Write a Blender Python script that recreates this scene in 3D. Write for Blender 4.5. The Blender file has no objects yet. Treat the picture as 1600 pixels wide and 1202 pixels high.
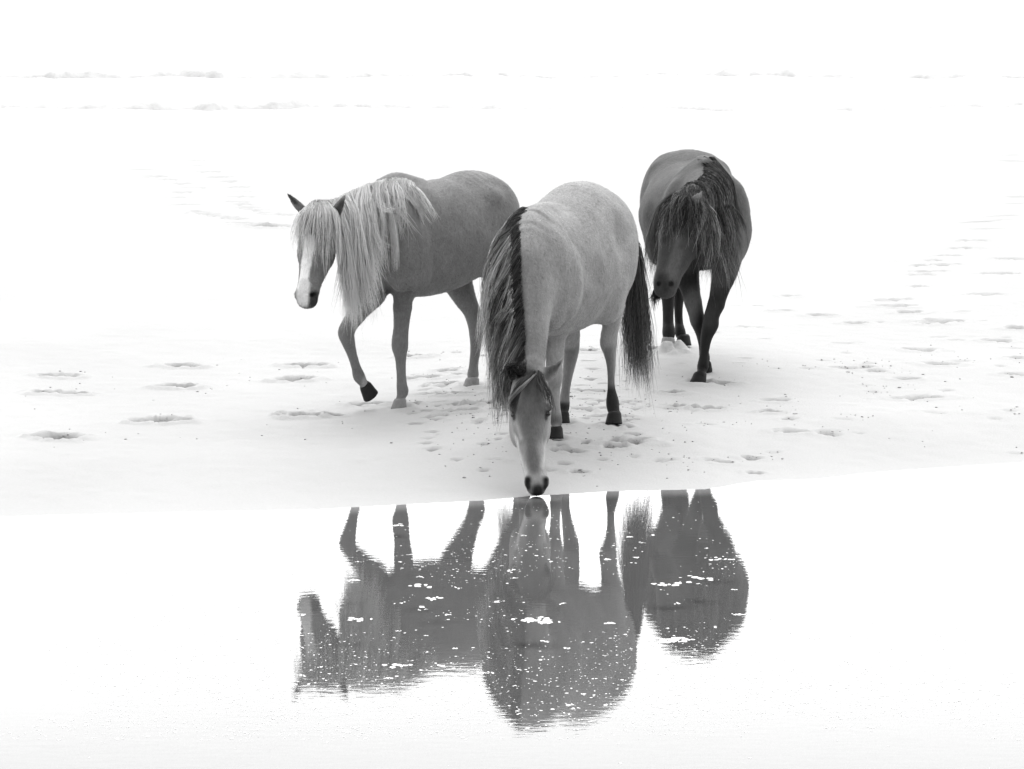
import bpy, math, random
import numpy as np
from mathutils import Vector

# ------------------------------------------------------------------ camera, sky, sun, exposure
S = bpy.context.scene
COL = S.collection
FPX, CAM_H, HORIZON = 5600.0, 2.77, -60.0          # focal length in photo pixels, eye height over the pool
PITCH = math.atan((601.0 - HORIZON) / FPX)
cam = bpy.data.cameras.new('camera')
cam.sensor_width = 36.0
cam.lens = FPX / 1600.0 * 36.0
cam.clip_start, cam.clip_end = 0.5, 20000.0
cam_o = bpy.data.objects.new('camera', cam)
COL.objects.link(cam_o)
cam_o.location = (0, 0, CAM_H)
cam_o.rotation_euler = (math.pi / 2 - PITCH, 0, 0)
S.camera = cam_o

SUN_EL, SUN_AZ = math.radians(60), math.radians(6)  # high, soft, a little behind the animals
world = bpy.data.worlds.new('World')
S.world = world
world.use_nodes = True
wn = world.node_tree
bg = wn.nodes['Background']
sky = wn.nodes.new('ShaderNodeTexSky')
sky.sky_type = 'NISHITA'
sky.sun_disc = False
sky.sun_elevation = SUN_EL
sky.sun_rotation = SUN_AZ
sky.air_density, sky.dust_density, sky.ozone_density = 1.0, 1.0, 1.0
bw = wn.nodes.new('ShaderNodeRGBToBW')              # the photograph is black and white
wn.links.new(sky.outputs['Color'], bw.inputs['Color'])
wn.links.new(bw.outputs['Val'], bg.inputs['Color'])
bg.inputs['Strength'].default_value = 0.15

sun = bpy.data.lights.new('sun', 'SUN')
sun.energy = 0.6
sun.angle = math.radians(70)
sun.color = (1, 1, 1)
sun_o = bpy.data.objects.new('sun', sun)
COL.objects.link(sun_o)
sd = Vector((math.sin(SUN_AZ) * math.cos(SUN_EL), math.cos(SUN_AZ) * math.cos(SUN_EL), math.sin(SUN_EL)))
sun_o.rotation_euler = sd.to_track_quat('Z', 'Y').to_euler()

vs = S.view_settings
vs.view_transform = 'Standard'
vs.look = 'None'
vs.exposure = 1.88
vs.gamma = 1.0
vs.use_curve_mapping = False
S.cycles.max_bounces = 8
S.cycles.transparent_max_bounces = 12
S.cycles.caustics_reflective = False
S.cycles.caustics_refractive = False

rng = np.random.default_rng(7)
random.seed(7)


# ------------------------------------------------------------------ helpers
def ray(px, py):
    u = (px - 800.0) / FPX
    v = -(py - 601.0) / FPX
    c, s = math.cos(PITCH), math.sin(PITCH)
    return np.array([u, c + v * s, -s + v * c])


def P(px, py, D):
    r = ray(px, py)
    return np.array([0, 0, CAM_H]) + r * (D / r[1])


def link(name, mesh, parent=None, mat=None, **props):
    o = bpy.data.objects.new(name, mesh)
    COL.objects.link(o)
    if parent is not None:
        o.parent = parent
    if mat is not None:
        mesh.materials.append(mat)
    for k, v in props.items():
        o[k] = v
    return o


def mesh_from(name, V, F, smooth=True, attrs=None):
    V = np.asarray(V, dtype=np.float32)
    F = np.asarray(F, dtype=np.int32)
    me = bpy.data.meshes.new(name)
    n = F.shape[1]
    me.vertices.add(len(V))
    me.vertices.foreach_set('co', V.ravel())
    me.loops.add(F.size)
    me.loops.foreach_set('vertex_index', F.ravel())
    me.polygons.add(len(F))
    me.polygons.foreach_set('loop_start', np.arange(0, F.size, n, dtype=np.int32))
    me.polygons.foreach_set('use_smooth', np.full(len(F), smooth, dtype=bool))
    me.update(calc_edges=True)
    for k, a in (attrs or {}).items():
        at = me.attributes.new(k, 'FLOAT', 'POINT')
        at.data.foreach_set('value', np.asarray(a, dtype=np.float32))
    me.validate()
    return me


class VNoise:
    """cheap lattice value noise, periodic 64"""
    def __init__(self, seed):
        self.t = np.random.default_rng(seed).random((64, 64)).astype(np.float32) * 2 - 1

    def __call__(self, x, y):
        xi, yi = np.floor(x).astype(int), np.floor(y).astype(int)
        fx, fy = x - xi, y - yi
        fx, fy = fx * fx * (3 - 2 * fx), fy * fy * (3 - 2 * fy)
        t = self.t
        a, b = t[xi % 64, yi % 64], t[(xi + 1) % 64, yi % 64]
        c, d = t[xi % 64, (yi + 1) % 64], t[(xi + 1) % 64, (yi + 1) % 64]
        return (a * (1 - fx) + b * fx) * (1 - fy) + (c * (1 - fx) + d * fx) * fy


N1, N2, N3, N4 = VNoise(1), VNoise(2), VNoise(3), VNoise(4)


def ss(t):
    t = np.clip(t, 0, 1)
    return t * t * (3 - 2 * t)


# ------------------------------------------------------------------ materials
def material(name):
    m = bpy.data.materials.new(name)
    m.use_nodes = True
    nt = m.node_tree
    return m, nt, nt.nodes['Principled BSDF'], nt.nodes, nt.links


def noise_node(nt, scale, detail=4, rough=0.55, vec=None):
    n = nt.nodes.new('ShaderNodeTexNoise')
    n.inputs['Scale'].default_value = scale
    n.inputs['Detail'].default_value = detail
    n.inputs['Roughness'].default_value = rough
    if vec is not None:
        nt.links.new(vec, n.inputs['Vector'])
    return n


def mapping(nt, scale):
    t = nt.nodes.new('ShaderNodeTexCoord')
    m = nt.nodes.new('ShaderNodeMapping')
    m.inputs['Scale'].default_value = scale
    nt.links.new(t.outputs['Object'], m.inputs['Vector'])
    return m.outputs['Vector']


def math_node(nt, op, a, b=None, c=None):
    n = nt.nodes.new('ShaderNodeMath')
    n.operation = op
    for i, v in enumerate((a, b, c)):
        if v is None:
            continue
        if isinstance(v, (int, float)):
            n.inputs[i].default_value = v
        else:
            nt.links.new(v, n.inputs[i])
    return n.outputs[0]


def attr(nt, name):
    n = nt.nodes.new('ShaderNodeAttribute')
    n.attribute_name = name
    return n.outputs['Fac']


def sand_material():
    m, nt, b, nd, ln = material('sand')
    fine = noise_node(nt, 60, 6, 0.7, mapping(nt, (1, 1, 1)))
    broad = noise_node(nt, 0.9, 4, 0.55, mapping(nt, (1, .6, 1)))
    tone = attr(nt, 'tone')                          # dry far sand, damp sand by the pool, dark wet sand dug up
    v = math_node(nt, 'MULTIPLY_ADD', fine.outputs['Fac'], 0.16, 0.92)
    w = math_node(nt, 'MULTIPLY_ADD', broad.outputs['Fac'], 0.12, 0.94)
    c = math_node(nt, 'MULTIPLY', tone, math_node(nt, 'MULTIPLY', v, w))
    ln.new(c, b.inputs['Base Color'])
    b.inputs['Roughness'].default_value = 0.85
    b.inputs['Specular IOR Level'].default_value = 0.25
    bp = nd.new('ShaderNodeBump')
    bp.inputs['Strength'].default_value = 0.35
    bp.inputs['Distance'].default_value = 0.012
    ln.new(fine.outputs['Fac'], bp.inputs['Height'])
    ln.new(bp.outputs['Normal'], b.inputs['Normal'])
    return m


def water_material(name, ripple, scale, vec_scale, body=None, rough=0.0):
    m, nt, b, nd, ln = material(name)
    nd.remove(b)
    out = nd['Material Output']
    fr = nd.new('ShaderNodeFresnel')
    fr.inputs['IOR'].default_value = 1.333
    gl = nd.new('ShaderNodeBsdfGlossy')
    gl.inputs['Roughness'].default_value = rough
    gl.inputs['Color'].default_value = (1, 1, 1, 1)
    if body is None:
        tr = nd.new('ShaderNodeBsdfTransparent')
        tr.inputs['Color'].default_value = (.97, .97, .97, 1)
    else:
        tr = nd.new('ShaderNodeBsdfDiffuse')
        tr.inputs['Color'].default_value = (body, body, body, 1)
    n1 = noise_node(nt, scale, 3, 0.5, mapping(nt, vec_scale))
    bp = nd.new('ShaderNodeBump')
    bp.inputs['Strength'].default_value = 1.0
    bp.inputs['Distance'].default_value = ripple
    ln.new(n1.outputs['Fac'], bp.inputs['Height'])
    for n in (fr, gl):
        ln.new(bp.outputs['Normal'], n.inputs['Normal'])
    mx = nd.new('ShaderNodeMixShader')
    ln.new(fr.outputs[0], mx.inputs[0])
    ln.new(tr.outputs[0], mx.inputs[1])
    ln.new(gl.outputs[0], mx.inputs[2])
    ln.new(mx.outputs[0], out.inputs['Surface'])
    return m


def coat_material(name, rough=0.62, sheen=0.5):
    m, nt, b, nd, ln = material(name)
    tone = attr(nt, 'tone')
    streak = noise_node(nt, 55, 5, 0.65, mapping(nt, (1.6, 1.6, .55)))
    patch = noise_node(nt, 5.5, 6, 0.65, mapping(nt, (1, 1, 1)))
    v = math_node(nt, 'MULTIPLY_ADD', streak.outputs['Fac'], 0.7, 0.65)
    w = math_node(nt, 'MULTIPLY_ADD', patch.outputs['Fac'], 0.8, 0.6)
    c = math_node(nt, 'MULTIPLY', tone, math_node(nt, 'MULTIPLY', v, w))
    ln.new(c, b.inputs['Base Color'])
    b.inputs['Roughness'].default_value = rough
    b.inputs['Specular IOR Level'].default_value = 0.10
    ln.new(math_node(nt, 'MULTIPLY', tone, sheen), b.inputs['Sheen Weight'])
    b.inputs['Sheen Roughness'].default_value = 0.4
    bp = nd.new('ShaderNodeBump')
    bp.inputs['Strength'].default_value = 0.5
    bp.inputs['Distance'].default_value = 0.006
    ln.new(streak.outputs['Fac'], bp.inputs['Height'])
    ln.new(bp.outputs['Normal'], b.inputs['Normal'])
    return m


def hair_material():
    m, nt, b, nd, ln = material('hair')
    ln.new(attr(nt, 'tone'), b.inputs['Base Color'])
    b.inputs['Roughness'].default_value = 0.45
    b.inputs['Specular IOR Level'].default_value = 0.22
    tl = nd.new('ShaderNodeBsdfTranslucent')             # light passes through the thin strands
    ln.new(attr(nt, 'tone'), tl.inputs['Color'])
    mx = nd.new('ShaderNodeMixShader')
    mx.inputs[0].default_value = 0.55
    ln.new(b.outputs[0], mx.inputs[1])
    ln.new(tl.outputs[0], mx.inputs[2])
    ln.new(mx.outputs[0], nd['Material Output'].inputs['Surface'])
    return m


def plain(name, v, rough=0.5, spec=0.4, bump=0.0, bscale=80):
    m, nt, b, nd, ln = material(name)
    n = noise_node(nt, bscale, 4, 0.6, mapping(nt, (1, 1, 1)))
    c = math_node(nt, 'MULTIPLY', math_node(nt, 'MULTIPLY_ADD', n.outputs['Fac'], 0.5, 0.75), v)
    ln.new(c, b.inputs['Base Color'])
    b.inputs['Roughness'].default_value = rough
    b.inputs['Specular IOR Level'].default_value = spec
    if bump:
        bp = nd.new('ShaderNodeBump')
        bp.inputs['Distance'].default_value = bump
        ln.new(n.outputs['Fac'], bp.inputs['Height'])
        ln.new(bp.outputs['Normal'], b.inputs['Normal'])
    return m


M_SAND = sand_material()
M_POOL = water_material('pool_water', 0.00026, 20.0, (0.45, 1.0, 1.0))
M_SEA = water_material('sea_water', 0.06, 1.2, (0.3, 1.0, 1.0), body=0.12, rough=0.2)
M_FOAM = plain('sea_foam', 0.60, 0.8, 0.2, 0.05, 3)
M_BUBBLE = plain('bubble_foam', 0.85, 0.5, 0.4)
M_COAT = coat_material('coat')
M_HAIR = hair_material()
M_HOOF_DARK = plain('hoof_dark', 0.016, 0.6, 0.12, 0.002, 60)
M_HOOF_SANDY = plain('hoof_sandy', 0.22, 0.8, 0.2, 0.003, 60)
M_EYE = plain('eye', 0.008, 0.08, 0.6)

# ------------------------------------------------------------------ terrain
SHORE_X = np.array([-60, -20, -8, -2.55, -.97, -.16, .1, .5, 1.02, 1.1, 1.2, 1.32, 1.62, 2.0, 2.85, 8, 20, 60.])
SHORE_Y = np.array([12., 15., 17., 17.80, 18.06, 18.34, 18.50, 18.66, 18.74, 18.80, 18.92, 19.03, 19.10, 19.38, 19.76, 21, 22, 18.])


def shore(x):
    return np.interp(x, SHORE_X, SHORE_Y) + 0.018 * N3(np.asarray(x) * 3.1, np.asarray(x) * 0 + 3.3)


def base_height(x, y):
    x, y = np.asarray(x, float), np.asarray(y, float)
    d = y - shore(x)
    lip = 0.08 + 0.04 * ss((x + .9) / 1.1)
    far = np.clip(d - 1.0, 0, None)
    z = lip * .93 * ss(d / 1.45) + .012 * np.clip(d, 0, 1)
    z = z + 0.034 * np.minimum(far, 5) + 0.004 * np.clip(far - 5, 0, 10)
    z = np.where(d < 0, np.maximum(d * 0.075, -0.10), z)
    z = z + 0.03 * ss((d - .5) / 3) * N1(x * .55, y * .35) * np.exp(-np.clip(y - 30, 0, None) / 25) \
          + 0.008 * ss(d / 1.5) * N2(x * 1.9, y * 1.3)
    z = z + np.clip(6.0 - y, 0, None) * 0.2 * (y < 6)                # the near bank the photographer stands on
    z = np.minimum(z, 1.15)
    fall = ss((y - 40.0) / 32.0)
    z = z * (1 - fall) - 0.15 * fall - np.clip(y - 72, 0, None) * 0.03
    return z


def PG(px, py, lift=0.0):
    """the point of the ground seen at a photo pixel"""
    r = ray(px, py)
    lo, hi = 8.0, 90.0
    ts = np.linspace(lo, hi, 3000) / r[1]
    pts = np.array([0, 0, CAM_H])[None] + ts[:, None] * r[None]
    g = pts[:, 2] - base_height(pts[:, 0], pts[:, 1])
    i = int(np.argmax(g < 0))
    a, b = ts[i - 1], ts[i]
    for _ in range(20):
        m = (a + b) / 2
        p = np.array([0, 0, CAM_H]) + m * r
        if p[2] < base_height(p[0], p[1]):
            b = m
        else:
            a = m
    p = np.array([0, 0, CAM_H]) + a * r
    p[2] += lift
    return p


# dents: photo position, half length, half width (m), depth, darkness of the damp sand dug up, tilt
DENTS = [(93, 588, .16, .07, .05, .35), (66, 614, .11, .06, .05, .5), (114, 616, .13, .06, .05, .45), (287, 573, .15, .07, .06, .6),
         (282, 605, .14, .08, .06, .6), (481, 572, .15, .07, .06, .65), (458, 594, .15, .07, .06, .65), (248, 659, .18, .08, .06, .6),
         (265, 655, .1, .05, .05, .4), (468, 650, .16, .08, .07, .8), (521, 650, .07, .05, .04, .8), (89, 684, .16, .08, .06, .65),
         (100, 681, .12, .06, .04, .4),
         (721, 643, .14, .06, .06, .7), (769, 630, .13, .06, .06, .7), (578, 632, .17, .05, .04, .5), (699, 616, .2, .05, .04, .4),
         (644, 632, .08, .05, .04, .7), (644, 558, .12, .06, .05, .7), (700, 580, .12, .05, .04, .5), (668, 590, .16, .06, .04, .4),
         (700, 600, .13, .05, .04, .5), (920, 549, .12, .08, .05, .55), (985, 692, .17, .05, .05, .75), (1000, 689, .09, .04, .05, .6),
         (960, 699, .12, .03, .04, .55), (902, 737, .09, .035, .03, .5), (890, 705, .13, .04, .04, .55), (935, 652, .09, .05, .04, .55),
         (908, 640, .1, .05, .04, .5), (985, 640, .08, .04, .04, .45), (925, 612, .12, .05, .04, .45), (1052, 614, .09, .05, .05, .65),
         (1054, 636, .13, .05, .05, .65), (1107, 639, .12, .04, .05, .6), (1214, 626, .11, .05, .04, .4), (1199, 644, .08, .04, .04, .6),
         (1232, 655, .06, .05, .04, .6), (1240, 674, .13, .05, .05, .55), (1289, 676, .15, .07, .05, .4), (1435, 622, .22, .07, .05, .4),
         (1416, 592, .12, .05, .05, .55), (1446, 547, .16, .1, .05, .3), (1463, 569, .15, .07, .05, .25), (1176, 717, .1, .03, .03, .5),
         (1120, 720, .1, .025, .03, .35), (1180, 740, .07, .03, .03, .5), (1035, 546, .12, .06, .05, .5), (1120, 599, .14, .03, .04, .5),
         (1232, 463, .1, .06, .05, .35), (1277, 493, .14, .07, .05, .4), (1217, 486, .1, .06, .05, .3), (1336, 505, .12, .06, .05, .35),
         (1404, 468, .14, .09, .06, .4), (1395, 478, .2, .1, .05, .25), (1438, 416, .12, .08, .06, .35), (1459, 407, .1, .07, .05, .4),
         (1431, 448, .14, .09, .06, .35), (1440, 430, .12, .08, .05, .3), (1465, 503, .18, .12, .06, .35), (1589, 513, .13, .07, .05, .4),
         (1560, 533, .13, .07, .05, .3), (1590, 560, .12, .07, .05, .3), (1580, 585, .12, .06, .05, .3), (1330, 575, .2, .05, .03, .25),
         (1355, 573, .1, .05, .03, .45), (1375, 580, .1, .05, .03, .4), (1385, 470, .14, .08, .05, .3), (1425, 488, .14, .08, .05, .3),
         (1450, 425, .18, .08, .05, .3), (1470, 414, .18, .08, .05, .3), (1487, 400, .16, .08, .05, .3), (1503, 388, .16, .08, .05, .3),
         (1520, 376, .18, .1, .05, .3), (1548, 358, .2, .1, .05, .3), (1560, 345, .2, .1, .05, .25), (1572, 338, .2, .1, .05, .3),
         (1590, 318, .22, .12, .05, .3), (1598, 308, .22, .12, .05, .25), (1540, 347, .2, .1, .05, .2), (1575, 243, .4, .2, .05, .2),
         (1595, 252, .4, .2, .05, .25), (1560, 428, .2, .1, .05, .22), (1545, 460, .2, .1, .05, .22), (1575, 405, .2, .1, .05, .2)]
for x_, y_ in [(219, 255), (226, 266), (231, 275), (248, 277), (266, 281), (283, 287), (300, 294), (288, 301), (275, 309), (290, 320),
               (306, 331), (318, 334), (331, 337), (347, 340), (364, 343), (385, 349), (406, 353), (422, 354), (437, 353),
               (303, 251), (315, 260), (328, 269), (343, 277), (359, 284), (374, 293), (387, 300), (378, 308), (369, 316),
               (376, 320), (384, 325), (400, 329), (419, 333), (437, 336)]:
    DENTS.append((x_, y_, .2, .13, .03, .08))
for _ in range(150):                                                    # churned sand round the middle animal
    DENTS.append((rng.uniform(640, 1010), rng.normal(640, 42), rng.uniform(.03, .07), rng.uniform(.015, .035), .018, rng.uniform(.1, .5)))
for _ in range(45):
    DENTS.append((rng.uniform(1030, 1600), rng.normal(570, 60), rng.uniform(.04, .12), rng.uniform(.02, .04), .015, rng.uniform(.05, .25)))
DENTS = [d for d in DENTS if d[1] > 240]


def axis_samples(segs):
    out = []
    for a, b, s in segs:
        n = max(1, int(round((b - a) / s)))
        out.append(np.linspace(a, b, n, endpoint=False))
    out.append([segs[-1][1]])
    return np.concatenate(out)


def build_ground():
    xs = axis_samples([(-400, -60, 20), (-60, -12, 2), (-12, -4.2, .15), (-4.2, 4.2, .02), (4.2, 12, .15), (12, 60, 2), (60, 400, 20)])
    ys = axis_samples([(-120, 0, 8), (0, 11, .5), (11, 17.4, .1), (17.4, 26, .024), (26, 34, .05), (34, 52, .09), (52, 90, .6), (90, 130, 5)])
    X, Y = np.meshgrid(xs, ys)
    Z = base_height(X, Y)
    d = Y - shore(X)
    # dry sand is paler than the damp slope; the pool bed is dark wet sand
    tone = np.full_like(X, 0.415)
    tone = tone + 0.012 * N4(X * 1.3, Y * .9)
    tone = np.where(d < 0.0, 0.415 - 0.285 * ss(-d / 0.20), tone)
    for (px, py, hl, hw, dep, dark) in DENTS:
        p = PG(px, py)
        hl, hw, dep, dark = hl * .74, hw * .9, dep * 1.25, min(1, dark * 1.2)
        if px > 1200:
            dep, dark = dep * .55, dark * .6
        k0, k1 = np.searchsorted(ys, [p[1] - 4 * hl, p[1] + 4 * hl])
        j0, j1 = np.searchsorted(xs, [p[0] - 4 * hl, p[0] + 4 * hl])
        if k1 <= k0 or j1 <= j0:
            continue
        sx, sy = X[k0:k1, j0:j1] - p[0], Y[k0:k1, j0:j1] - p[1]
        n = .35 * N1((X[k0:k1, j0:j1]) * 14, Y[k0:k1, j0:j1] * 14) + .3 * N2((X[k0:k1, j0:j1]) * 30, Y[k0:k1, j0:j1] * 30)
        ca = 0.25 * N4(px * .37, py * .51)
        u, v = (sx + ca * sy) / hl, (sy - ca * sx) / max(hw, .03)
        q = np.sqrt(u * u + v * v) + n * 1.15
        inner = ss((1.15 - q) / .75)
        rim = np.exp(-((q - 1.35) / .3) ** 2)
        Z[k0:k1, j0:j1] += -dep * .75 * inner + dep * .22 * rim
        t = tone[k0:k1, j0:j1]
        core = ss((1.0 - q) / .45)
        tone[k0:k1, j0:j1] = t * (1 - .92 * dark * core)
    # sand heaped over the dark animal's hind hoof
    for (px, py, r, hgt) in [(1044, 549, .075, .045), (1060, 547, .07, .05), (1035, 550, .05, .025), (1070, 551, .05, .025), (1052, 553, .05, .02), (1028, 552, .04, .015)]:
        p = PG(px, py)
        q = np.hypot(X - p[0], (Y - p[1])) / r + .15 * N1(X * 20, Y * 20)
        Z += hgt * ss(1.2 - q) * (1 + .35 * N2(X * 45, Y * 45) + .2 * N3(X * 90, Y * 90))
    for (px, py) in [(625, 639), (738, 604), (869, 687), (818, 689), (960, 666), (880, 665), (1093, 599)]:   # sand pushed up round planted hooves
        p = PG(px, py)
        q = np.hypot(X - p[0], (Y - p[1]) * .9) / .075
        Z += .016 * np.exp(-((q - 1.1) / .45) ** 2) * (1 + .6 * N1(X * 25, Y * 25)) - .008 * ss(1.0 - q)
    Z += 0.0025 * N1(X * 11, Y * 11) * ss((d) / .4) * (np.abs(X) < 5) * (Y < 34)
    ny, nx = X.shape
    V = np.stack([X, Y, Z], -1).reshape(-1, 3)
    idx = np.arange(ny * nx).reshape(ny, nx)
    F = np.stack([idx[:-1, :-1], idx[:-1, 1:], idx[1:, 1:], idx[1:, :-1]], -1).reshape(-1, 4)
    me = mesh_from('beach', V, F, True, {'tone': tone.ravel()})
    return link('beach', me, None, M_SAND, kind='structure', label='pale sandy beach with hoof prints and a damp slope down to the pool')


build_ground()


def build_pool():
    xs = np.concatenate([np.linspace(-70, -5, 40, endpoint=False), np.linspace(-5, 5, 60, endpoint=False), np.linspace(5, 70, 41)])
    ys = np.linspace(2, 26, 60)
    X, Y = np.meshgrid(xs, ys)
    V = np.stack([X, Y, X * 0], -1).reshape(-1, 3)
    ny, nx = X.shape
    idx = np.arange(ny * nx).reshape(ny, nx)
    keep = (Y < shore(X) + 1.2)
    k = keep[:-1, :-1] & keep[1:, 1:]
    F = np.stack([idx[:-1, :-1], idx[:-1, 1:], idx[1:, 1:], idx[1:, :-1]], -1)[k]
    me = mesh_from('pool_water', V, F)
    link('pool_water', me, None, M_POOL, kind='structure', label='shallow still pool mirroring the three ponies')


build_pool()


def build_sea():
    xs = axis_samples([(-6000, -200, 400), (-200, -30, 5), (-30, 30, .25), (30, 200, 5), (200, 6000, 400)])
    ys = axis_samples([(56, 76, .25), (76, 180, .35), (180, 300, 1), (300, 900, 15), (900, 9000, 500)])
    X, Y = np.meshgrid(xs, ys)
    amp = np.exp(-((X / 60) ** 2))
    Z = 0.03 * N1(X * .15, Y * .5) + 0.015 * N2(X * .6, Y * 1.3)
    def crest(y0, h, back, front, wob, ph):
        c = y0 + wob * N3(X * .06 + ph, X * 0 + ph)
        t = Y - c
        env = 0.6 + 0.4 * N4(X * .09 + ph, X * 0 + ph * 2)
        return h * env * np.where(t < 0, np.exp(-(t / front) ** 2), np.exp(-(t / back) ** 2))
    Z = Z + crest(126, .8, 5, 1.0, 3, 1.3) * np.exp(-((X + 9) / 9) ** 2) + crest(131, .25, 5, 3, 3, 4.1) + crest(160, .3, 8, 5, 4, 7.7) + crest(215, .5, 9, 7, 4, 2.7)
    Z *= np.exp(-((Y - 120) / 400) ** 2)
    Z *= ss((Y - 57) / 4)
    ny, nx = X.shape
    V = np.stack([X, Y, Z], -1).reshape(-1, 3)
    idx = np.arange(ny * nx).reshape(ny, nx)
    F = np.stack([idx[:-1, :-1], idx[:-1, 1:], idx[1:, 1:], idx[1:, :-1]], -1).reshape(-1, 4)
    link('sea', mesh_from('sea', V, F), None, M_SEA, kind='structure', label='bright sea behind the beach with low swell')

    # broken white water: two long ragged bores of foam with their flat foam behind them
    for (y0, depth, hgt, ph, lab) in [(69.0, 13.0, .16, 3.7, 'nearest line of foaming white surf running up the beach'),
                                      (86.0, 28.0, .18, 9.2, 'second line of foaming white surf farther out to sea')]:
        bx = axis_samples([(-120, -20, 1.5), (-20, 20, .06), (20, 120, 1.5)])
        bt = np.concatenate([[0, .08, .16, .26, .4, .6, .9], np.linspace(1.3, depth, 30)])
        BX, T = np.meshgrid(bx, bt)
        front = y0 + .05 * BX + 1.8 * N1(BX * .12 + ph, BX * 0) + 1.1 * N2(BX * .5 + ph, BX * 0) + .5 * N3(BX * 2.3, BX * 0 + ph)
        BY = front + T
        h = hgt * (.62 + .38 * N4(BX * .35 + ph, BX * 0 + ph) + .38 * N2(BX * 2.7, BX * 0 + ph) + .15 * N1(BX * 7.3, BX * 0 + ph))
        h = np.clip(h, .03, None)
        prof = ss(T / .35) * (0.25 + .75 * np.exp(-T / 2.5))
        BZ = .035 + h * prof * (1 + .25 * N1(BX * 2.1, BY * 2.1)) - .05 * (T == 0) + .03 * ss(T / 3) * N3(BX * .8, BY * .9)
        V = np.stack([BX, BY, BZ], -1).reshape(-1, 3)
        ny, nx = BX.shape
        idx = np.arange(ny * nx).reshape(ny, nx)
        F = np.stack([idx[:-1, :-1], idx[:-1, 1:], idx[1:, 1:], idx[1:, :-1]], -1).reshape(-1, 4)
        link('surf', mesh_from('surf', V, F), None, M_FOAM, kind='structure', label=lab)


build_sea()


# ------------------------------------------------------------------ signed-distance modelling of the animals
def catmull(A, sub):
    A = np.asarray(A, float)
    if len(A) == 2:
        t = np.linspace(0, 1, sub + 1)[:, None]
        return A[0] * (1 - t) + A[1] * t
    B = np.vstack([2 * A[0] - A[1], A, 2 * A[-1] - A[-2]])
    out = []
    for i in range(1, len(B) - 2):
        p0, p1, p2, p3 = B[i - 1], B[i], B[i + 1], B[i + 2]
        for t in np.linspace(0, 1, sub, endpoint=False):
            out.append(.5 * (2 * p1 + (p2 - p0) * t + (2 * p0 - 5 * p1 + 4 * p2 - p3) * t * t + (3 * p1 - p0 - 3 * p2 + p3) * t ** 3))
    out.append(A[-1])
    return np.array(out)


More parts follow.
